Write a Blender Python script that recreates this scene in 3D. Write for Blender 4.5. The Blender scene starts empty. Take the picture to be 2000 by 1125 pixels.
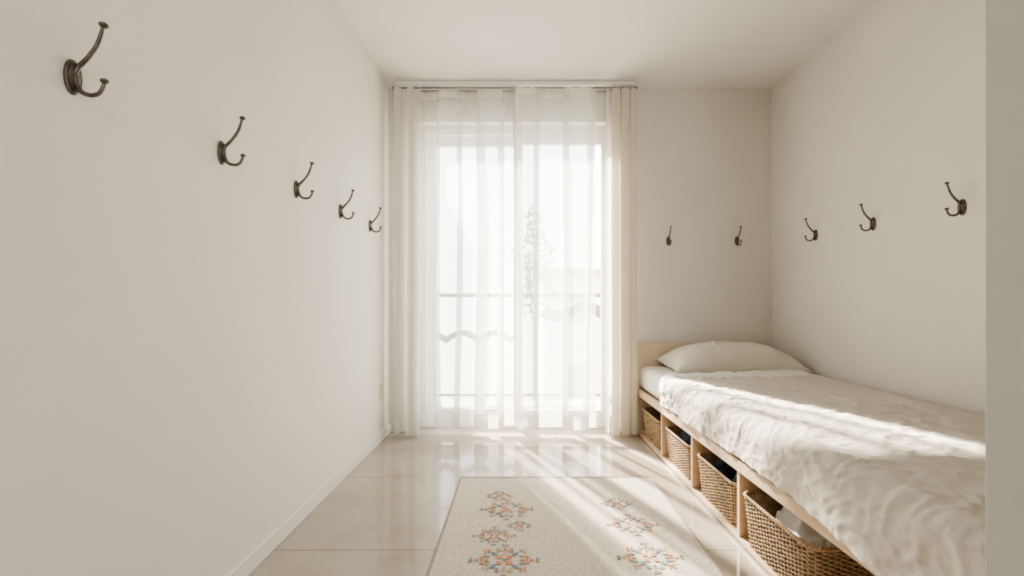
import bpy, bmesh, math, random
from mathutils import Vector, noise
random.seed(7)
S = bpy.context.scene
C = S.collection
PI = math.pi

# ------------------------------------------------------------------ helpers
class MB:
    def __init__(self):
        self.v = []; self.f = []; self.mi = []
    def add(self, vs, fs, mi=0):
        o = len(self.v)
        self.v += [tuple(p) for p in vs]
        self.f += [tuple(i + o for i in f) for f in fs]
        self.mi += [mi] * len(fs)
    def box(self, x0, x1, y0, y1, z0, z1, b=0.0, mi=0):
        if b <= 0:
            vs = [(x0,y0,z0),(x1,y0,z0),(x1,y1,z0),(x0,y1,z0),(x0,y0,z1),(x1,y0,z1),(x1,y1,z1),(x0,y1,z1)]
            fs = [(3,2,1,0),(4,5,6,7),(0,1,5,4),(1,2,6,5),(2,3,7,6),(3,0,4,7)]
            self.add(vs, fs, mi); return
        bm = bmesh.new()
        bmesh.ops.create_cube(bm, size=1)
        for v in bm.verts:
            v.co = Vector(((x0+x1)/2 + v.co.x*(x1-x0), (y0+y1)/2 + v.co.y*(y1-y0), (z0+z1)/2 + v.co.z*(z1-z0)))
        bmesh.ops.bevel(bm, geom=bm.edges[:], offset=b, segments=3, profile=0.5, affect='EDGES')
        bm.verts.index_update()
        self.add([v.co[:] for v in bm.verts], [[v.index for v in f.verts] for f in bm.faces], mi)
        bm.free()
    def tube(self, pts, r, seg=8, closed=False, mi=0, flat=1.0):
        pts = [Vector(p) for p in pts]; n = len(pts)
        rs = r if isinstance(r, (list, tuple)) else [r]*n
        vs = []; prev = None
        for i in range(n):
            if closed: t = pts[(i+1) % n] - pts[i-1]
            else: t = pts[min(i+1, n-1)] - pts[max(i-1, 0)]
            t.normalize()
            if prev is None:
                a = Vector((0,0,1)) if abs(t.z) < 0.9 else Vector((0,1,0))
                u = (a - t*a.dot(t)).normalized()
            else:
                u = (prev - t*prev.dot(t)).normalized()
            prev = u; w = t.cross(u)
            for k in range(seg):
                an = 2*PI*k/seg
                vs.append(pts[i] + u*math.cos(an)*rs[i] + w*math.sin(an)*rs[i]*flat)
        fs = []
        for i in range(n if closed else n-1):
            j = (i+1) % n
            for k in range(seg):
                k2 = (k+1) % seg
                fs.append((i*seg+k, i*seg+k2, j*seg+k2, j*seg+k))
        if not closed:
            fs.append(tuple(reversed(range(seg))))
            fs.append(tuple((n-1)*seg+k for k in range(seg)))
        self.add(vs, fs, mi)
    def ball(self, c, r, sx=1, sy=1, sz=1, nu=12, nv=8, mi=0):
        vs = []; fs = []
        for j in range(nv+1):
            ph = PI*j/nv
            for i in range(nu):
                th = 2*PI*i/nu
                vs.append((c[0]+r*sx*math.sin(ph)*math.cos(th), c[1]+r*sy*math.sin(ph)*math.sin(th), c[2]+r*sz*math.cos(ph)))
        for j in range(nv):
            for i in range(nu):
                a = j*nu+i; b = j*nu+(i+1) % nu
                fs.append((a, a+nu, b+nu, b))
        self.add(vs, fs, mi)
    def build(self, name, mat, parent=None, smooth=False, mats=None):
        me = bpy.data.meshes.new(name)
        me.from_pydata(self.v, [], self.f)
        for m in (mats or [mat]): me.materials.append(m)
        me.polygons.foreach_set('material_index', self.mi)
        if smooth: me.polygons.foreach_set('use_smooth', [True]*len(me.polygons))
        me.update()
        bm = bmesh.new(); bm.from_mesh(me)
        bmesh.ops.remove_doubles(bm, verts=bm.verts[:], dist=1e-6)
        bm.to_mesh(me); bm.free()
        o = bpy.data.objects.new(name, me); C.objects.link(o)
        if parent: o.parent = parent
        return o

def grid(fn, nu, nv):
    vs = [fn(i/nu, j/nv) for j in range(nv+1) for i in range(nu+1)]
    fs = []
    for j in range(nv):
        for i in range(nu):
            a = j*(nu+1)+i
            fs.append((a, a+1, a+nu+2, a+nu+1))
    return vs, fs

def tag(o, label=None, cat=None, group=None, kind=None):
    if label: o['label'] = label
    if cat: o['category'] = cat
    if group: o['group'] = group
    if kind: o['kind'] = kind
    return o
def thing(name, label, cat, loc=(0,0,0), rz=0, group=None):
    o = bpy.data.objects.new(name, None); C.objects.link(o)
    o.location = loc; o.rotation_euler = (0,0,rz); o.empty_display_size = .05
    return tag(o, label, cat, group)
def dup(root, loc, rz, label, scale=None):
    r = root.copy(); C.objects.link(r); r.location = loc; r.rotation_euler = (0,0,rz)
    r['label'] = label
    if scale: r.scale = scale
    for ch in list(root.children):
        c = ch.copy(); C.objects.link(c); c.parent = r
        for g in list(ch.children):
            d = g.copy(); C.objects.link(d); d.parent = c
    return r
def struct(mb, name, mat, smooth=False):
    return tag(mb.build(name, mat, smooth=smooth), kind='structure')

# ------------------------------------------------------------------ materials
def nodes(m):
    m.use_nodes = True
    return m.node_tree, m.node_tree.nodes, m.node_tree.links
def mat(name, col, rough=.6, metal=0, var=.05, vscale=6, bump=0.0, bscale=80, stretch=(1,1,1), col2=None, spec=None, sheen=0):
    m = bpy.data.materials.new(name); nt, N, L = nodes(m)
    p = N['Principled BSDF']
    p.inputs['Roughness'].default_value = rough; p.inputs['Metallic'].default_value = metal
    if spec is not None: p.inputs['Specular IOR Level'].default_value = spec
    if sheen: p.inputs['Sheen Weight'].default_value = sheen
    tc = N.new('ShaderNodeTexCoord'); mp = N.new('ShaderNodeMapping'); mp.inputs['Scale'].default_value = stretch
    L.new(tc.outputs['Object'], mp.inputs['Vector'])
    nz = N.new('ShaderNodeTexNoise'); nz.inputs['Scale'].default_value = vscale; nz.inputs['Detail'].default_value = 5
    L.new(mp.outputs[0], nz.inputs['Vector'])
    cr = N.new('ShaderNodeValToRGB')
    c2 = col2 or tuple(max(0, c*(1-2*var)) for c in col)
    cr.color_ramp.elements[0].position = .3; cr.color_ramp.elements[1].position = .7
    cr.color_ramp.elements[0].color = (*c2, 1); cr.color_ramp.elements[1].color = (*col, 1)
    L.new(nz.outputs['Fac'], cr.inputs[0]); L.new(cr.outputs[0], p.inputs['Base Color'])
    if bump:
        n2 = N.new('ShaderNodeTexNoise'); n2.inputs['Scale'].default_value = bscale; n2.inputs['Detail'].default_value = 4
        L.new(mp.outputs[0], n2.inputs['Vector'])
        bp = N.new('ShaderNodeBump'); bp.inputs['Strength'].default_value = bump; bp.inputs['Distance'].default_value = .01
        L.new(n2.outputs['Fac'], bp.inputs['Height']); L.new(bp.outputs[0], p.inputs['Normal'])
    return m

M = {}
M['wall'] = mat('wall_plaster', (.78,.75,.698), .75, var=.03, vscale=1.6, bump=.06, bscale=25)
M['wall2'] = mat('partition_wall_shaded', (.50,.49,.47), .75, var=.012, vscale=2.5, bump=.06, bscale=25)  # same wall, darkened: the partition's shade is put into its base colour
M['ceil'] = mat('ceiling_paint', (.80,.775,.73), .85, var=.01)
M['base'] = mat('baseboard_paint', (.79,.765,.72), .5, var=.01)
M['white'] = mat('white_paint', (.80,.785,.755), .45, var=.01)
M['rodgrey'] = mat('rod_grey', (.30,.28,.26), .4, metal=.4, var=.05)
M['bronze'] = mat('aged_bronze', (.17,.145,.125), .38, metal=.65, var=.25, vscale=60, bump=.15, bscale=150)
M['screw'] = mat('dark_screw', (.06,.05,.045), .5, metal=.6)
M['wood'] = mat('light_beech', (.62,.455,.31), .5, vscale=5, stretch=(9,.5,9), col2=(.52,.365,.24), bump=.03, bscale=20)
M['woodpale'] = mat('pale_headboard', (.72,.60,.47), .5, vscale=5, stretch=(1,9,9), col2=(.66,.535,.405), bump=.03, bscale=20)
M['sheet'] = mat('white_sheet', (.78,.76,.73), .85, var=.01, bump=.05, bscale=300)
M['pillow'] = mat('ecru_pillowcase', (.71,.66,.58), .9, var=.01, bump=.08, bscale=400, sheen=.1)
M['linen'] = mat('linen_blanket', (.655,.60,.535), .95, var=.04, vscale=60, bump=.22, bscale=260)
M['wicker'] = mat('wicker', (.47,.325,.195), .6, vscale=40, col2=(.27,.18,.102), bump=.2, bscale=200)
M['navy'] = mat('navy_cloth', (.05,.07,.115), .9, var=.2, vscale=40, bump=.2, bscale=300)
M['slate'] = mat('slate_cloth', (.24,.26,.29), .9, vscale=90, col2=(.05,.055,.07), bump=.2, bscale=300)
M['pale'] = mat('pale_cloth', (.74,.73,.72), .9, var=.04, bump=.1, bscale=300)
M['rug'] = mat('rug_wool', (.70,.64,.55), .95, vscale=75, col2=(.53,.47,.385), bump=.5, bscale=120)
M['rugedge'] = mat('rug_binding', (.44,.37,.29), .95, vscale=200, var=.1, bump=.5, bscale=300)
M['r_or'] = mat('rug_orange', (.56,.18,.075), .95, vscale=90, col2=(.60,.33,.20))
M['r_ro'] = mat('rug_rose', (.57,.28,.185), .95, vscale=90, col2=(.61,.41,.30))
M['r_bl'] = mat('rug_blue', (.11,.155,.21), .95, vscale=90, col2=(.27,.30,.33))
M['r_gr'] = mat('rug_green', (.21,.24,.16), .95, vscale=90, col2=(.38,.38,.28))
M['plate'] = mat('outlet_plastic', (.70,.66,.58), .4, var=.01)
M['slot'] = mat('outlet_slot', (.12,.11,.10), .5)
M['iron'] = mat('railing_iron', (.09,.09,.095), .5, metal=.2)
M['leaf'] = mat('leaf_green', (.19,.24,.16), .7, vscale=3, col2=(.12,.15,.10))
M['bark'] = mat('bark', (.22,.18,.15), .9, bump=.5, bscale=30)
M['facade'] = mat('facade_render', (.74,.72,.68), .9, var=.03)
M['roof'] = mat('roof_tile', (.52,.42,.36), .9, var=.1)
M['pane'] = mat('dark_pane', (.35,.38,.40), .15)
M['concrete'] = mat('balcony_concrete', (.66,.64,.61), .8, var=.05)
M['ground'] = mat('outside_ground', (.50,.50,.43), .95, var=.1, vscale=.5)

# floor: large polished slabs with seams across the room
m = bpy.data.materials.new('polished_floor'); nt, N, L = nodes(m); p = N['Principled BSDF']; M['floor'] = m
tc = N.new('ShaderNodeTexCoord'); sx = N.new('ShaderNodeSeparateXYZ'); L.new(tc.outputs['Object'], sx.inputs[0])
def math_(op, a, b=None):
    n = N.new('ShaderNodeMath'); n.operation = op
    for i, q in enumerate((a, b)):
        if q is None: continue
        if isinstance(q, (int, float)): n.inputs[i].default_value = q
        else: L.new(q, n.inputs[i])
    return n.outputs[0]
fr = math_('FRACT', math_('DIVIDE', math_('ADD', sx.outputs['Y'], -2.335 + .685*10), .685))
dd = math_('MINIMUM', fr, math_('SUBTRACT', 1.0, fr))
frx = math_('FRACT', math_('DIVIDE', math_('ADD', sx.outputs['X'], 10*1.37 - .25), 1.37))
ddx = math_('MULTIPLY', math_('MINIMUM', frx, math_('SUBTRACT', 1.0, frx)), 2.0)
seam = math_('LESS_THAN', math_('MINIMUM', dd, ddx), .0038)
nz = N.new('ShaderNodeTexNoise'); nz.inputs['Scale'].default_value = 2.6; nz.inputs['Detail'].default_value = 8; nz.inputs['Roughness'].default_value = .6
L.new(tc.outputs['Object'], nz.inputs['Vector'])
cr = N.new('ShaderNodeValToRGB'); cr.color_ramp.elements[0].position = .3; cr.color_ramp.elements[1].position = .72
cr.color_ramp.elements[0].color = (.335,.285,.232,1); cr.color_ramp.elements[1].color = (.46,.40,.335,1)
L.new(nz.outputs['Fac'], cr.inputs[0])
mx = N.new('ShaderNodeMixRGB'); L.new(seam, mx.inputs[0]); L.new(cr.outputs[0], mx.inputs[1]); mx.inputs[2].default_value = (.22,.18,.145,1)
L.new(mx.outputs[0], p.inputs['Base Color'])
rr_ = N.new('ShaderNodeMapRange'); rr_.inputs['To Min'].default_value = .05; rr_.inputs['To Max'].default_value = .12
L.new(nz.outputs['Fac'], rr_.inputs['Value']); L.new(rr_.outputs[0], p.inputs['Roughness'])
p.inputs['IOR'].default_value = 1.7

def cloth_mat(name, col, trans, tl=.55):
    m = bpy.data.materials.new(name); nt, N, L = nodes(m); N.remove(N['Principled BSDF'])
    out = N['Material Output']
    tc = N.new('ShaderNodeTexCoord'); mp = N.new('ShaderNodeMapping'); mp.inputs['Scale'].default_value = (60, 60, 1.2)
    L.new(tc.outputs['Object'], mp.inputs['Vector'])
    nz = N.new('ShaderNodeTexNoise'); nz.inputs['Scale'].default_value = 3; nz.inputs['Detail'].default_value = 3
    L.new(mp.outputs[0], nz.inputs['Vector'])
    mr = N.new('ShaderNodeMapRange'); mr.inputs['To Min'].default_value = max(0, trans - .08); mr.inputs['To Max'].default_value = trans + .08
    L.new(nz.outputs['Fac'], mr.inputs['Value'])
    d = N.new('ShaderNodeBsdfDiffuse'); d.inputs[0].default_value = (*col, 1)
    t = N.new('ShaderNodeBsdfTranslucent'); t.inputs[0].default_value = (*col, 1)
    tr = N.new('ShaderNodeBsdfTransparent')
    a = N.new('ShaderNodeMixShader'); a.inputs[0].default_value = tl; L.new(d.outputs[0], a.inputs[1]); L.new(t.outputs[0], a.inputs[2])
    b = N.new('ShaderNodeMixShader'); L.new(mr.outputs[0], b.inputs[0]); L.new(a.outputs[0], b.inputs[1]); L.new(tr.outputs[0], b.inputs[2])
    L.new(b.outputs[0], out.inputs[0])
    return m
M['sheer'] = cloth_mat('sheer_voile', (.86,.85,.83), .44, .36)
M['drape'] = cloth_mat('drape_white', (.86,.82,.76), .15, .48)
M['drapebeige'] = cloth_mat('drape_beige_linen', (.85,.795,.715), .15, .46)
M['hem'] = cloth_mat('curtain_hem', (.84,.81,.76), .08, .36)
m = bpy.data.materials.new('window_glass'); nt, N, L = nodes(m); N.remove(N['Principled BSDF'])
a = N.new('ShaderNodeMixShader'); a.inputs[0].default_value = .05
t = N.new('ShaderNodeBsdfTransparent'); g = N.new('ShaderNodeBsdfGlossy'); g.inputs['Roughness'].default_value = .02
t.inputs[0].default_value = (.96,.98,.98,1)
L.new(t.outputs[0], a.inputs[1]); L.new(g.outputs[0], a.inputs[2]); L.new(a.outputs[0], N['Material Output'].inputs[0]); M['glass'] = m

# ------------------------------------------------------------------ room shell
XL, XR, YB, YF, ZC = -.948, 1.815, 3.148, -2.0, 2.485
b = MB(); b.box(XL-.15, XR+.15, YF-.15, YB+.22, -.12, 0); struct(b, 'floor', M['floor'])
b = MB(); b.box(XL-.15, XR+.15, YF-.15, YB+.22, ZC, ZC+.12); struct(b, 'ceiling', M['ceil'])
b = MB(); b.box(XL-.15, XL, YF-.15, YB+.22, 0, ZC); struct(b, 'wall_left', M['wall'])
b = MB(); b.box(XR, XR+.15, YF-.15, YB+.22, 0, ZC); struct(b, 'wall_right', M['wall'])
WX0, WX1, WZ1 = -.75, .70, 2.24
b = MB(); b.box(XL, WX0, YB, YB+.22, 0, ZC); b.box(WX1, XR, YB, YB+.22, 0, ZC); b.box(WX0, WX1, YB, YB+.22, WZ1, ZC)
struct(b, 'wall_back', M['wall'])
b = MB()
ox0, ox1, oz0, oz1 = -.2, 1.3, 1.05, 2.05  # unseen opening added behind the camera to let in sky fill
b.box(XL, ox0, YF-.15, YF, 0, ZC); b.box(ox1, XR, YF-.15, YF, 0, ZC); b.box(ox0, ox1, YF-.15, YF, oz1, ZC); b.box(ox0, ox1, YF-.15, YF, 0, oz0)
struct(b, 'wall_front', M['wall'])
b = MB(); b.box(.744, XR, .58, .700, 0, ZC, .004); struct(b, 'wall_partition', M['wall2'])
b = MB(); b.box(XL, XL+.012, YF, YB, 0, .066, .003); struct(b, 'baseboard_left', M['base'])
b = MB(); b.box(XL+.012, WX0, YB-.012, YB, 0, .066, .003); b.box(WX1, .80, YB-.012, YB, 0, .066, .003); struct(b, 'baseboard_back', M['base'])

# sliding glass door
w = bpy.data.objects.new('window_1', None); C.objects.link(w); tag(w, kind='structure'); w.location = (0,0,0)
b = MB(); y0, y1 = YB+.08, YB+.18
b.box(WX0, WX0+.05, y0, y1, 0, WZ1, .004); b.box(WX1-.05, WX1, y0, y1, 0, WZ1, .004)
b.box(WX0+.05, WX1-.05, y0, y1, WZ1-.06, WZ1, .004); b.box(WX0+.05, WX1-.05, y0, y1, 0, .03, .004)
b.build('window_frame', M['white'], w)
def sash(x0, x1, ya, yb):
    s = MB(); z0, z1 = .03, WZ1-.06; t = .055
    s.box(x0, x0+t, ya, yb, z0, z1, .003); s.box(x1-t, x1, ya, yb, z0, z1, .003)
    s.box(x0+t, x1-t, ya, yb, z1-.07, z1, .003); s.box(x0+t, x1-t, ya, yb, z0, z0+.10, .003)
    o = s.build('window_sash', M['white'], w)
    g = MB(); ym = (ya+yb)/2; g.box(x0+t, x1-t, ym-.003, ym+.003, z0+.10, z1-.07); g.build('window_pane', M['glass'], o)
    return o
sl = sash(WX0+.05, .005, y0+.055, y0+.09)
sr = sash(-.055, WX1-.05, y0+.01, y0+.045)
h = MB(); h.box(-.045, -.02, y0-.018, y0+.01, .95, 1.12, .006); h.build('window_handle', M['white'], sr)

# ------------------------------------------------------------------ curtain rail and curtains
CY = 3.068
rail = thing('curtain_rail', 'white ceiling curtain track with thin grey rod above the glass door', 'curtain rail', (0, CY, 2.43))
b = MB(); b.box(-.885, .800, -.030, .05, .026, .0545, .004); b.build('track', M['white'], rail)
b = MB(); b.tube([(-.89,-.03,.002),(.803,-.03,.002)], .006, 10); b.build('rod', M['rodgrey'], rail, True)
for x in (-.89, .803):
    b = MB(); b.ball((x, -.03, .002), .011); b.build('end_knob', M['rodgrey'], rail, True)
for x in (-.70, -.04, .62):
    b = MB(); b.box(x-.008, x+.008, -.036, -.024, .006, .028, .002); b.build('bracket', M['white'], rail)
b = MB(); b.tube([(-.900,-.02,.01),(-.901,-.018,-.6),(-.901,-.018,-1.2),(-.900,-.019,-1.63)], .0018, 6); cord = b.build('pull_cord', M['plate'], rail, True)
b = MB(); b.ball((-.900,-.02,-1.445), .011, 1,1,1.2); b.build('cord_bead', M['plate'], cord, True)

def curtain(name, label, x0, x1, lam, a, bq, z0, z1, m, nx, seed, group, yc=CY, irr=.55, gather=0, fine=0, hm=None):
    root = thing(name, label, 'curtain', (0, yc, 0), 0, group)
    n = (x1-x0)/lam
    def fn(u, v):
        x = x0 + u*(x1-x0); z = z0 + v*(z1-z0)
        th = 2*PI*n*u + irr*noise.noise(Vector((x*3, z*.35, seed)))*(1-v*.7) + irr*1.6*noise.noise(Vector((x*2.6, 0, seed+20))) + seed
        env = min(1, u*12, (1-u)*12)
        k = (.9 + .5*noise.noise(Vector((x*2.3, z*.5, seed+9))))*(1.0 - .2*max(0, v-.9)/.1)
        xx = x - bq*k*math.sin(2*th)*env + .014*(1-v)*noise.noise(Vector((x*4, z*.9, seed+4)))
        yy = a*k*math.sin(th)*(1 - .3*v) + .007*noise.noise(Vector((x*9, z*2.0, seed+2)))
        # secondary soft ripples running down the cloth
        yy += fine*math.sin(x*2*PI/.062 + 2.2*noise.noise(Vector((x*6, z*.4, seed+30))))*(.5+.5*noise.noise(Vector((x*5, z*.5, seed+12))))
        # small gathers under the rod that die out below the heading
        yy += .007*math.sin(x*2*PI/.034+seed)*max(0, min(1, (v-.86)/.1))
        if gather:      # bunched leading edge of a panel, with its own tight folds
            e = max(0, 1-(1-u if gather > 0 else u)*(x1-x0)/.085)
            yy += .016*e*math.sin(x*2*PI/.022 + 1.5*noise.noise(Vector((0, z, seed))))
        zz = z + (.008*noise.noise(Vector((x*5, 0, seed)))*(1-v))
        return (xx, yy, zz)
    nv = 90; hv = int(nv*.05)
    vs, fs = grid(fn, nx, nv)
    es = int(nx*.065*(.7/(x1-x0))) if gather else 0
    parts = {'cloth': [], 'hem': [], 'heading_tape': [], 'side_hem': []}
    for j in range(nv):
        for i in range(nx):
            f = fs[j*nx+i]
            if j < hv: k = 'hem'
            elif j >= 88: k = 'heading_tape'
            elif (gather > 0 and i >= nx-es) or (gather < 0 and i < es): k = 'side_hem'
            else: k = 'cloth'
            parts[k].append(f)
    for k, ff in parts.items():
        if not ff: continue
        ids = sorted({i for f in ff for i in f}); rm = {q: n_ for n_, q in enumerate(ids)}
        mb = MB(); mb.add([vs[i] for i in ids], [tuple(rm[i] for i in f) for f in ff])
        mb.build(k, m if k == 'cloth' else (hm or M['hem']), root, True)
    return root
G1 = 'sheer curtain panels over the glass door'; G2 = 'gathered side drapes'
curtain('sheer_curtain', 'sheer white curtain panel covering the left half of the glass door', -.715, .010, .32, .040, .060, .055, 2.425, M['sheer'], 460, 1.0, G1, yc=CY+.004, irr=1.1, gather=1, fine=.008)
curtain('sheer_curtain', 'sheer white curtain panel covering the right half of the glass door', -.050, .525, .40, .038, .064, .052, 2.425, M['sheer'], 420, 4.3, G1, yc=CY-.034, irr=1.0, gather=-1, fine=.006)
curtain('side_drape', 'gathered white drape hanging beside the long left wall', -.885, -.700, .078, .038, .016, .022, 2.428, M['drape'], 240, 2.2, G2, yc=CY-.03, irr=1.3)
curtain('side_drape', 'gathered beige linen drape hanging next to the bed headboard', .600, .802, .070, .042, .020, .022, 2.428, M['drapebeige'], 280, 6.1, G2, yc=CY-.02, irr=1.5, hm=M['drapebeige'])

# ------------------------------------------------------------------ coat hooks
def catmull(P, n=8):
    P = [Vector(p) for p in P]; P = [P[0]*2-P[1]] + P + [P[-1]*2-P[-2]]; out = []
    for i in range(1, len(P)-2):
        for k in range(n):
            t = k/n
            out.append(.5*((2*P[i]) + (P[i+1]-P[i-1])*t + (2*P[i-1]-5*P[i]+4*P[i+1]-P[i+2])*t*t + (3*P[i]-P[i-1]-3*P[i+1]+P[i+2])*t**3))
    out.append(P[-2]); return out
HG = 'bronze coat hooks around the walls'
hook = thing('coat_hook', 'large bronze double coat hook nearest the camera on the left wall', 'coat hook', (XL, .918, 1.416), 0, HG)
b = MB(); vs = []; fs = []; K = 28
prof = [(-.001,1),(.0035,1),(.006,.93),(.0068,.84),(.0055,.80),(.0075,.72),(.0095,.45),(.0102,0.02)]
for x, r in prof:
    for k in range(K):
        an = 2*PI*k/K; vs.append((x, .0175*r*math.cos(an), .037*r*math.sin(an)))
for i in range(len(prof)-1):
    for k in range(K):
        fs.append((i*K+k, i*K+(k+1) % K, (i+1)*K+(k+1) % K, (i+1)*K+k))
fs.append(tuple((len(prof)-1)*K+k for k in range(K))); fs.append(tuple(reversed(range(K))))
b.add(vs, fs); b.build('backplate', M['bronze'], hook, True)
for z in (.0255, -.0255):
    b = MB(); b.ball((.0075, .0, z), .0042, .6,1,1); b.build('screw', M['screw'], hook, True)
pu = catmull([(.006,0,.006),(.015,0,.022),(.034,0,.041),(.051,0,.064),(.061,0,.088),(.066,0,.106)])
rs = [.0051 - .0019*i/(len(pu)-1) for i in range(len(pu))]
b = MB(); b.tube(pu, rs, 12); b.build('upper_prong', M['bronze'], hook, True)
b = MB(); b.ball((.0672,0,.110), .0080, 1.05,1.05,.68, 16, 10); b.build('upper_knob', M['bronze'], hook, True)
pl = catmull([(.006,0,.004),(.011,0,-.014),(.021,0,-.031),(.040,0,-.038),(.057,0,-.034),(.066,0,-.021),(.0685,0,-.012)])
rs = [.0051 - .0017*i/(len(pl)-1) for i in range(len(pl))]
b = MB(); b.tube(pl, rs, 12); b.build('lower_prong', M['bronze'], hook, True)
b = MB(); b.ball((.069,0,-.008), .0072, 1.05,1.05,.72, 16, 10); b.build('lower_knob', M['bronze'], hook, True)
for y, z, lab in ((1.375,1.412,'bronze coat hook on the left wall, second from the camera'), (1.832,1.414,'bronze coat hook in the middle of the five on the left wall'),
                  (2.279,1.413,'bronze coat hook on the left wall, second from the curtain'), (2.724,1.415,'bronze coat hook on the left wall closest to the curtain')):
    dup(hook, (XL, y, z), 0, lab)
for x, z, lab in ((1.063,1.378,'small bronze coat hook on the back wall beside the drape'), (1.560,1.378,'small bronze coat hook on the back wall near the right corner')):
    dup(hook, (x, YB, z), -PI/2, lab, (.86,.86,.86))
for y, z, lab in ((2.680,1.350,'bronze coat hook on the right wall nearest the back corner above the pillow'), (2.243,1.342,'middle bronze coat hook of three on the right wall above the bed'),
                  (1.790,1.330,'bronze coat hook on the right wall beside the partition edge')):
    dup(hook, (XR, y, z), PI, lab, (.95,.95,.90))

# wall outlet
ou = thing('wall_outlet', 'small cream power outlet low on the left wall near the curtain', 'outlet', (XL, 2.95, .33))
b = MB(); b.box(0, .007, -.034, .034, -.046, .046, .003); b.build('cover_plate', M['plate'], ou)
for z in (.02, -.02):
    b = MB(); b.box(.006, .0085, -.014, .014, z-.014, z+.014, .001)
    o = b.build('socket', M['plate'], ou)
    s = MB(); s.box(.008, .0092, -.007, -.004, z-.005, z+.006); s.box(.008, .0092, .004, .007, z-.005, z+.006); s.build('slot', M['slot'], o)

# ------------------------------------------------------------------ rug
RX0, RX1, RY0, RY1, RT = -.318, .688, .70, 2.306, .011
rug = thing('area_rug', 'cream woven rug with faded orange and blue floral motifs on the floor', 'rug', ((RX0+RX1)/2, (RY0+RY1)/2, 0))
cx, cy = (RX0+RX1)/2, (RY0+RY1)/2
b = MB(); hw, hl = (RX1-RX0)/2, (RY1-RY0)/2
def rfn(u, v):
    x = -hw + 2*hw*u; y = -hl + 2*hl*v
    return (x, y, RT + .0012*noise.noise(Vector((x*14, y*14, 0))))
vs, fs = grid(rfn, 80, 120); b.add(vs, fs, 0)
bb = [(-hw+.002,-hl+.002),(hw-.002,-hl+.002),(hw-.002,hl-.002),(-hw+.002,hl-.002)]
b.add([(x,y,0.0005) for x,y in bb]+[(x,y,RT-.001) for x,y in bb], [(3,2,1,0),(0,1,5,4),(1,2,6,5),(2,3,7,6),(3,0,4,7)], 0)
LZ = [0]
def leaf(x, y, ang, ln, wd, mi):
    if random.random() < .06: return        # worn-away stitches
    ca, sa = math.cos(ang), math.sin(ang)
    shp = [(0,0),(.3*ln,.42*wd),(.65*ln,.5*wd),(ln,0),(.65*ln,-.5*wd),(.3*ln,-.42*wd)]
    j = lambda: random.uniform(-.0015, .0015)
    LZ[0] = (LZ[0]+1) % 40
    zt = RT + .0015 + LZ[0]*.00002
    pts = [(x+ca*px-sa*py+j(), y+sa*px+ca*py+j(), zt) for px, py in shp]
    b.add(pts, [(0,5,4,3,2,1)], mi)
def floret(x, y, s, mi, mc, n=4, a0=PI/4):
    for k in range(n): leaf(x+.12*s*math.cos(a0+2*PI*k/n), y+.12*s*math.sin(a0+2*PI*k/n), a0+2*PI*k/n, .40*s, .31*s, mi)
    leaf(x-.1*s, y, 0, .2*s, .2*s, mc)
def motif(wx, wy, s, big=True):
    x, y = wx-cx, wy-cy
    floret(x, y, .35*s, 1, 3)
    for k in range(4):
        a = k*PI/2
        px, py = x+.38*s*math.cos(a), y+.29*s*math.sin(a)
        floret(px, py, .25*s, 2 if k % 2 else 1, 3, 4, 0)
        a2 = a+PI/4
        leaf(x+.17*s*math.cos(a2), y+.16*s*math.sin(a2), a2, .17*s, .075*s, 3)
        leaf(x+.26*s*math.cos(a2-.3), y+.23*s*math.sin(a2-.3), a2-.8, .15*s, .06*s, 4)
        leaf(x+.26*s*math.cos(a2+.3), y+.23*s*math.sin(a2+.3), a2+.8, .15*s, .06*s, 3)
        if big:
            leaf(x+.52*s*math.cos(a), y+.40*s*math.sin(a), a+.7, .10*s, .055*s, 3); leaf(x+.52*s*math.cos(a), y+.40*s*math.sin(a), a-.7, .10*s, .055*s, 4)
            floret(x+.43*s*math.cos(a2), y+.36*s*math.sin(a2), .16*s, 1 if k % 2 else 2, 4)
for mo in ((-.105,2.083,.135,0),(-.064,1.947,.20,1),(-.006,1.806,.11,0),(-.108,1.728,.145,1),(-.061,1.566,.215,1),
           (.441,2.005,.15,0),(.463,1.814,.185,1),(.469,1.582,.205,1),(-.10,1.36,.14,0),(-.04,1.22,.2,1),(.45,1.36,.14,0),(.46,1.17,.2,1),(-.08,1.0,.15,0),(.45,.95,.15,1)):
    motif(*mo)
b.build('pile', None, rug, False, [M['rug'],M['r_or'],M['r_ro'],M['r_bl'],M['r_gr']])
b = MB()
for (xa,ya,xb,yb) in ((-hw,-hl,hw,-hl),(hw,-hl,hw,hl),(hw,hl,-hw,hl),(-hw,hl,-hw,-hl)):
    n = 60; b.tube([(xa+(xb-xa)*i/n, ya+(yb-ya)*i/n, .0070+.0004*math.sin(i*2.3)) for i in range(n+1)], .0066, 8)
b.build('binding', M['rugedge'], rug, True)

# ------------------------------------------------------------------ bed
BO = Vector((.822, 3.125, 0)); BT = .018
def BW(x, s, z): 
    c, sn = math.cos(BT), math.sin(BT)
    return (BO.x + x*c + s*sn, BO.y + x*sn - s*c, z)
BWID = .940; BLEN = 2.385
bed = thing('platform_bed', 'light wood platform bed frame with open storage cubbies along the right wall', 'bed', BO, BT)
b = MB(); b.box(-.008, BWID, -.030, 0, 0, .648, .003); b.build('headboard', M['woodpale'], bed)
b = MB(); b.box(.012, BWID, -BLEN, -.030, .295, .318, .0015); b.build('platform_board', M['wood'], bed)
b = MB(); b.box(-.010, .012, -BLEN, -.030, .283, .331, .003); b.build('side_rail', M['wood'], bed)
b = MB(); b.box(0, BWID, -BLEN, -.030, .006, .026, .002); b.build('base_board', M['wood'], bed)
b = MB(); b.box(BWID-.018, BWID, -BLEN, -.030, .026, .295, .001); b.build('back_panel', M['wood'], bed)
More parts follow.
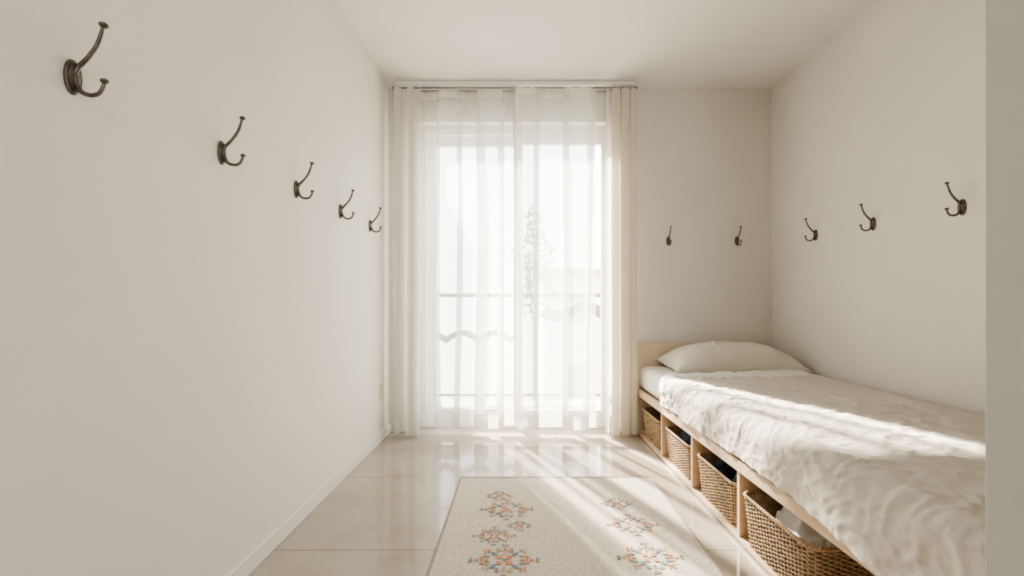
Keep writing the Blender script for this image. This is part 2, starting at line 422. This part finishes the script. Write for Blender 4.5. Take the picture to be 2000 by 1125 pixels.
for s in (.525, .965, 1.410, 2.36):
    b = MB(); b.box(.002, BWID-.018, -s-.022, -s, .026, .295, .0015); b.build('divider', M['wood'], bed)

# mattress
mt = thing('mattress', 'white sheeted single mattress on the wooden bed frame', 'mattress', BW(0,0,0), BT)
b = MB(); b.box(.012, BWID-.02, -2.325, -.036, .321, .487, .045); o = b.build('mattress_body', M['sheet'], mt, True)

# blanket: drapes over the aisle side and over the foot end
bl = thing('bed_blanket', 'rumpled natural linen blanket spread over the bed and hanging over its side', 'blanket', BW(0,0,0), BT)
S0, SE, RF = .51, 2.355, .06
FD = .22                                   # drop over the foot
LTOT = (SE-RF-S0) + RF*PI/2 + (FD-RF)
TOPZ = .497
def along(q):
    l1 = SE-RF-S0
    if q < l1: return S0+q, 0.0, 1.0, 0.0
    if q < l1+RF*PI/2:
        a = (q-l1)/RF; return SE-RF+RF*math.sin(a), RF-RF*math.cos(a), math.cos(a), math.sin(a)
    return SE, RF+(q-l1-RF*PI/2), 0.0, 1.0
def section(v, s, drop):
    R = .055; xt = BWID-.004; xf = -.006; top = TOPZ
    l1 = xt-(xf+R); l2 = R*PI/2; near = max(0, min(1, (s-1.8)/.4))
    low = .343 + .003*math.sin(s*9) - .05*near*near
    l3 = top-R-low; t = v*(l1+l2+l3)
    if t < l1: x, z, nx, nz = xt-t, top, 0, 1
    elif t < l1+l2:
        a = (t-l1)/R; x, z, nx, nz = xf+R-R*math.sin(a), top-R+R*math.cos(a), -math.sin(a), math.cos(a)
    else:
        d = t-l1-l2; k = d/max(l3,.01)
        x, z, nx, nz = xf - .004*k*k - .022*near*k, top-R-d, -1, 0
    return x, z, nx, nz
def ridge(p): return 1-2*abs(noise.noise(p))
def crease(p, w=4.0): return max(0.0, 1-w*abs(noise.noise(p)))**1.6
def wrinkle(x, s):
    w = noise.noise(Vector((x*2.9, s*2.9, 0)))*.4
    w2 = noise.noise(Vector((x*6, s*6, 3)))*.25
    a = noise.noise(Vector((x*2.4+w, s*1.7+w, 5)))*.007
    r1 = ridge(Vector((x*3.2+s*2.0+2*w, s*2.4-x*3.0+w, 2)))
    c1 = crease(Vector((x*5-s*3+3*w, s*5+x*4+w2, 7)), 4)
    c2 = crease(Vector((x*10+s*6+4*w+w2*2, s*8-x*6, 11)), 3)
    c3 = crease(Vector((x*20-s*13+4*w2, s*15+x*9, 4)), 2.5)
    f1 = noise.noise(Vector((x*26+3*w, s*24, 14)))
    f2 = noise.noise(Vector((x*52, s*48+2*w, 15)))
    m1 = .5+.5*noise.noise(Vector((x*3, s*3, 21)))
    return a + .005*max(-.3, r1) + .0048*c1 + .0050*c2*(.4+m1) + .0042*c3*(.3+m1) + .0022*f1 + .0010*f2
def bfn(u, v, off=0.0, q0=0.0, q1=LTOT):
    q = q0 + u*(q1-q0)
    s, drop, up, outw = along(q)
    x, z, nx, nz = section(v, s, drop)
    edge = (.04*noise.noise(Vector((x*3, 1, 1))) - .14*(x/BWID-.3)) * max(0, 1-(s-S0)/1.2)**4
    hx = x if nz > .5 else x-(TOPZ-z)
    d = wrinkle(hx, S0+q) * min(1, v/.08) * min(1, .25+u*14) + off + .004
    side = max(0, (v-.84)/.16)
    d += side*.007*math.sin(s*8 + 2*noise.noise(Vector((s*2,0,0))))*.8
    if drop > .0: d = min(.02, d + min(1, drop/.12)*(.008*math.sin(x*17+1) + .004))
    d = max(d, -.003)
    zz = z - drop*(1 if nz > .5 else .35)
    if side > 0 and drop > 0: x -= .03*side*min(1, drop/.15)
    return (x + nx*d*(up*.6+.4), -(s+edge) - outw*d, zz + nz*d*up)
b = MB(); vs, fs = grid(bfn, 500, 280); b.add(vs, fs); o = b.build('blanket_cloth', M['linen'], bl, True)
sol = o.modifiers.new('thickness', 'SOLIDIFY'); sol.thickness = .004; sol.offset = -1
def foldfn(u, v):
    a = .012*math.sin(PI*u)**.45 if 0 < u < 1 else -.004
    return bfn(u, .05+v*.88, a, -.004, .15+.02*math.sin(v*5))
b = MB(); vs, fs = grid(foldfn, 40, 160); b.add(vs, fs); o = b.build('turned_down_fold', M['sheet'], bl, True)
o['label'] = 'paler turned-down top edge'

# pillow
pw, pd, ph = .415, .215, .176
pil = thing('pillow', 'plump ecru pillow lying at the head of the bed against the headboard', 'pillow', BW(.545, .258, .488), BT-.03)
def pfn(side):
    def f(u, v):
        a = u*2-1; c = v*2-1
        k = 1 - .06*(1-abs(c)**2)*abs(a)**4; k2 = 1 - .08*(1-abs(a)**2)*abs(c)**4
        x = a*pw*k; y = c*pd*k2
        e = max(0, (1-abs(a)**2.6))**.55 * max(0, (1-abs(c)**2.4))**.55
        wr = .011*ridge(Vector((x*7, y*10, 3)))*e + .006*noise.noise(Vector((x*4, y*4, 1)))*e + .006*crease(Vector((x*9, y*6+x*4, 8)))*e
        if side > 0: z = .022 + (ph-.022)*e + wr
        else: z = .022 - .020*min(1, e*2.2)
        z += .022*max(0, c)**2
        return (x, y, z)
    return f
b = MB(); vs, fs = grid(pfn(1), 110, 70); b.add(vs, fs); vs, fs = grid(pfn(-1), 110, 70); b.add(vs, [f[::-1] for f in fs])
b.build('pillowcase', M['pillow'], pil, True)
edge = []
f = pfn(1)
for i in range(40): edge.append(f(i/40, 0))
for i in range(30): edge.append(f(1, i/30))
for i in range(40): edge.append(f(1-i/40, 1))
for i in range(30): edge.append(f(0, 1-i/30))
b = MB(); b.tube(edge, .003, 6, True); b.build('seam', M['pillow'], pil, True)

# ------------------------------------------------------------------ wicker baskets
BH, BLX, BLY = .180, .36, .375
CR = .034
def rr(t, hx, hy, r):
    """rounded rectangle by arc length, returns point and outward normal"""
    sx, sy = 2*(hx-r), 2*(hy-r); q = PI*r/2; P = 2*(sx+sy)+4*q; d = (t % 1)*P
    segs = [('l',(hx,-hy+r),(0,1),sy,(1,0)),('c',(hx-r,hy-r),0,q,None),('l',(hx-r,hy),(-1,0),sx,(0,1)),('c',(-hx+r,hy-r),PI/2,q,None),
            ('l',(-hx,hy-r),(0,-1),sy,(-1,0)),('c',(-hx+r,-hy+r),PI,q,None),('l',(-hx+r,-hy),(1,0),sx,(0,-1)),('c',(hx-r,-hy+r),1.5*PI,q,None)]
    for s in segs:
        if d <= s[3] + 1e-9:
            if s[0] == 'l': return (s[1][0]+s[2][0]*d, s[1][1]+s[2][1]*d), s[4]
            a = s[2]+d/r; return (s[1][0]+r*math.cos(a), s[1][1]+r*math.sin(a)), (math.cos(a), math.sin(a))
        d -= s[3]
    return (hx,-hy+r), (1,0)
NS = 74; ROWS = 25
def level(k): 
    t = k/ROWS; return 1 - .065*(1-t)
def make_basket(label):
    root = thing('wicker_basket', label, 'basket', (0,0,0), 0, 'wicker baskets in the bed cubbies')
    b = MB(); rnd = random.Random(11)
    for k in range(ROWS):
        z = .008 + (BH-.016)*(k+.5)/ROWS; sc = level(k); pts = []; rs = []
        n = NS*4; p1 = rnd.uniform(0, 6); p2 = rnd.uniform(0, 6)
        for i in range(n):
            t = i/n; (x,y),(nx,ny) = rr(t, BLX/2*sc-.009, BLY/2*sc-.009, CR)
            o = (.0046+.0010*math.sin(2*PI*5*t+p1))*math.sin(PI*NS*t + k*PI)
            pts.append((x+nx*o, y+ny*o, z + .0009*math.sin(2*PI*9*t+p2) + .0004*math.sin(i*.7+k)))
            rs.append(.0034+.0004*math.sin(2*PI*7*t+p2))
        b.tube(pts, rs, 6, True, flat=.55)
    b.build('woven_side', M['wicker'], root, True)
    b = MB()
    for i in range(NS):
        t = (i+.0)/NS
        p0, n0 = rr(t, BLX/2*level(0)-.009, BLY/2*level(0)-.009, CR); p1, n1 = rr(t, BLX/2-.009, BLY/2-.009, CR)
        b.tube([(p0[0],p0[1],.004),(p1[0],p1[1],BH-.004)], .0027, 6)
    inner = []
    for z, sc in ((.006, level(0)), (BH-.004, level(ROWS))):
        for i in range(80):
            (x,y),(nx,ny) = rr(i/80, BLX/2*sc-.015, BLY/2*sc-.015, CR-.005); inner.append((x,y,z))
    b.add(inner, [(i,(i+1)%80,80+(i+1)%80,80+i) for i in range(80)])
    b.build('stakes', M['wicker'], root, True)
    b = MB()
    for ph_ in (0, PI):
        pts = []
        for i in range(360):
            t = i/360; (x,y),(nx,ny) = rr(t, BLX/2-.006, BLY/2-.006, CR+.002); a = t*2*PI*56+ph_
            o = .0034*math.cos(a); pts.append((x+nx*o, y+ny*o, BH+.0026*math.sin(a)))
        b.tube(pts, .0045, 6, True)
    b.build('rim', M['wicker'], root, True)
    b = MB(); pts = []
    for z in (0, .006):
        for i in range(80):
            (x,y),_ = rr(i/80, BLX/2*level(0)-.006, BLY/2*level(0)-.006, CR); pts.append((x,y,z))
    b.add(pts, [tuple(reversed(range(80))), tuple(range(80,160))]+[(i,(i+1)%80,80+(i+1)%80,80+i) for i in range(80)])
    b.build('base', M['wicker'], root)
    return root
bx = BLX/2 + .002; BZ = .0265
k0 = make_basket('wicker basket in the cubby nearest the curtain, nothing showing inside')
k0.location = BW(bx, .305, BZ); k0.rotation_euler = (0,0,BT)
dup(k0, BW(bx, .757, BZ), BT, 'wicker basket holding plain dark navy cloth, second from the curtain')
dup(k0, BW(bx-.004, 1.205, BZ), BT, 'wicker basket holding dark navy and speckled grey clothes')
dup(k0, BW(bx-.010, 1.655, BZ), BT, 'large wicker basket nearest the camera holding pale crumpled cloth', (1.04,1.06,1.04))

def bundle(name, label, cat, loc, rx, ry, rz_, m, seed, group=None):
    b = MB(); vs = []; fs = []; nu, nv = 90, 48
    for j in range(nv+1):
        phx = PI*j/nv
        for i in range(nu):
            th = 2*PI*i/nu
            d = Vector((math.sin(phx)*math.cos(th), math.sin(phx)*math.sin(th), math.cos(phx)))
            w = noise.noise_vector(d*1.6+Vector((seed,0,0)))*.6
            r = 1 + .16*ridge(d*2.2+w+Vector((seed,3,1))) + .07*ridge(d*5+2*w+Vector((0,seed,1))) - .1
            ex = lambda q: math.copysign(abs(q)**.75, q)
            vs.append((rx*ex(d.x)*r, ry*ex(d.y)*r, rz_*d.z*r if d.z > 0 else rz_*.9*max(d.z,-.8)))
    for j in range(nv):
        for i in range(nu):
            a = j*nu+i; c = j*nu+(i+1) % nu; fs.append((a, a+nu, c+nu, c))
    b.add(vs, fs); o = b.build(name, m, None, True); o.location = loc; o.rotation_euler = (0,0,BT)
    return tag(o, label, cat, group)
CG = 'clothes in the baskets'
bundle('folded_cloth', 'dark navy cloth filling the basket second from the curtain', 'cloth', BW(bx-.012, .757, BZ+.092), .128,.135,.122, M['navy'], 1.3, CG)
bundle('folded_cloth', 'plain dark navy cloth at the back end of the third basket', 'cloth', BW(bx-.014, 1.118, BZ+.09), .118,.058,.108, M['navy'], 4.1, CG)
bundle('folded_cloth', 'speckled slate grey cloth at the near end of the third basket', 'cloth', BW(bx-.014, 1.274, BZ+.082), .114,.056,.112, M['slate'], 7.7, CG)
bundle('folded_cloth', 'pale crumpled cloth lying in the basket nearest the camera', 'cloth', BW(bx-.024, 1.670, BZ+.092), .128,.133,.118, M['pale'], 9.2, CG)

# ------------------------------------------------------------------ outside
b = MB(); b.box(-1.3, 2.6, YB+.22, 4.25, -.16, -.02); struct(b, 'floor_balcony', M['concrete'])
sc = MB(); sc.box(-1.25, -1.10, YB+.22, 4.85, -.16, 2.7, .01)  # added slab, length set to keep sun off the left pane
tag(sc.build('added_sun_screen', M['concrete']), 'added pale screen blocking sun at the left outside the glass door', 'screen')
b = MB(); b.box(-60, 60, 5.6, 90, -3.3, -3.2); struct(b, 'ground', M['ground'])
RYY = 4.05
rl = thing('balcony_railing', 'dark iron balcony railing with wavy scrollwork beyond the glass door', 'railing', (0, RYY, -.02))
b = MB(); b.box(-1.1, 2.5, -.02, .02, 1.00, 1.035, .006); b.build('top_rail', M['iron'], rl)
b = MB(); b.box(-1.1, 2.5, -.012, .012, .08, .10, .004); b.build('bottom_rail', M['iron'], rl)
for x in (-1.08, -.03, 1.1, 2.48):
    b = MB(); b.box(x-.018, x+.018, -.018, .018, 0, 1.01, .004); b.build('post', M['iron'], rl)
b = MB(); pts = [( -1.08+i*.01, 0, .60+.07*abs(math.sin(PI*(-1.08+i*.01+.1)/.30))) for i in range(106)]; b.tube(pts, .028, 8); b.build('scroll_band', M['iron'], rl, True)
b = MB(); pts = [(.20+i*.01, 0, .87+.045*math.sin(((.20+i*.01)-.58)*2*PI/.52+PI/2)) for i in range(91)]; b.tube(pts, .052, 8); b.build('scroll_band', M['iron'], rl, True)

def tree(x, y, zc, r, h, label, n, seed):
    random.seed(seed)
    root = thing('tree', label, 'tree', (x, y, -3.2))
    b = MB(); b.tube([(0,0,0),(.05,0,1.2),(0,.05,2.4),(.02,0,zc+3.2)], [.06,.05,.04,.015], 8); b.build('trunk', M['bark'], root, True)
    b = MB()
    for i in range(n):
        while True:
            p = Vector((random.uniform(-1,1), random.uniform(-1,1), random.uniform(-1,1)))
            if p.length < 1: break
        t = (p.z+1)/2; p = Vector((p.x*r*(1.1-.6*t)*(1+.35*math.sin(p.z*9)), p.y*r*(1.1-.6*t), zc+3.2+p.z*h))
        u = Vector((random.gauss(0,1),random.gauss(0,1),random.gauss(0,1))).normalized(); w = u.orthogonal().normalized(); s = random.uniform(.04,.08)
        b.add([p-u*s, p+w*s*.45, p+u*s, p-w*s*.45], [(0,1,2,3)])
    b.build('foliage', M['leaf'], root)
tree(.26, 8.2, 1.65, .46, 1.15, 'slim dark tree seen through the right sheer curtain', 560, 3)
bd = thing('apartment_building', 'pale neighbouring building behind the tree outside the glass door', 'building', (3.2, 15, -3.2))
b = MB(); b.box(-2.4, 4, 0, 6, 0, 5.0); b.build('facade', M['facade'], bd)
b = MB(); b.box(-2.6, 4.2, -.2, 6.2, 5.0, 5.25, .03); b.build('roof', M['roof'], bd)
for x in (-1.7, .1, 1.9):
    for z in (.9, 3.3):
        f_ = MB(); f_.box(x, x+.9, -.06, 0, z, z+1.2, .01); o = f_.build('window', M['white'], bd)
        g = MB(); g.box(x+.08, x+.82, -.07, -.06, z+.08, z+1.12); g.build('pane', M['pane'], o)

# ------------------------------------------------------------------ light
wd = bpy.data.worlds.new('sky'); S.world = wd; wd.use_nodes = True
N = wd.node_tree.nodes; L = wd.node_tree.links; bg = N['Background']
tc = N.new('ShaderNodeTexCoord'); sp = N.new('ShaderNodeSeparateXYZ'); L.new(tc.outputs['Generated'], sp.inputs[0])
cr = N.new('ShaderNodeValToRGB'); L.new(sp.outputs['Z'], cr.inputs[0])
cr.color_ramp.elements[0].position = 0; cr.color_ramp.elements[0].color = (1,.98,.95,1)
cr.color_ramp.elements[1].position = .9; cr.color_ramp.elements[1].color = (.92,.96,1,1)
L.new(cr.outputs[0], bg.inputs['Color']); bg.inputs['Strength'].default_value = 7.0
sun = bpy.data.lights.new('sun', 'SUN'); sun.energy = 40; sun.angle = math.radians(2.0); sun.color = (1,.90,.76)
so = bpy.data.objects.new('sun', sun); C.objects.link(so)
az, el = math.radians(24), math.radians(36)
dirv = Vector((math.sin(az)*math.cos(el), -math.cos(az)*math.cos(el), -math.sin(el)))
so.rotation_euler = dirv.to_track_quat('-Z', 'Y').to_euler(); so.location = (-3, 8, 6)
def portal(name, loc, rot, sx, sy):
    l = bpy.data.lights.new(name, 'AREA'); l.shape = 'RECTANGLE'; l.size = sx; l.size_y = sy; l.cycles.is_portal = True
    o = bpy.data.objects.new(name, l); C.objects.link(o); o.location = loc; o.rotation_euler = rot
portal('window_portal', ((WX0+WX1)/2, YB+.23, WZ1/2), (-PI/2, 0, 0), WX1-WX0, WZ1)
portal('rear_portal', ((ox0+ox1)/2, YF-.16, (oz0+oz1)/2), (PI/2, 0, 0), ox1-ox0, oz1-oz0)

S.view_settings.view_transform = 'AgX'; S.view_settings.look = 'AgX - Medium High Contrast'; S.view_settings.exposure = 0.36

# ------------------------------------------------------------------ camera
cam = bpy.data.cameras.new('camera'); co = bpy.data.objects.new('camera', cam); C.objects.link(co)
cam.sensor_width = 36; cam.clip_start = .02
cam.lens = 850/2000*36; cam.shift_x = -18/2000; cam.shift_y = 25.5/2000
co.location = (0,0,.944); co.rotation_euler = (PI/2,0,0)
S.camera = co
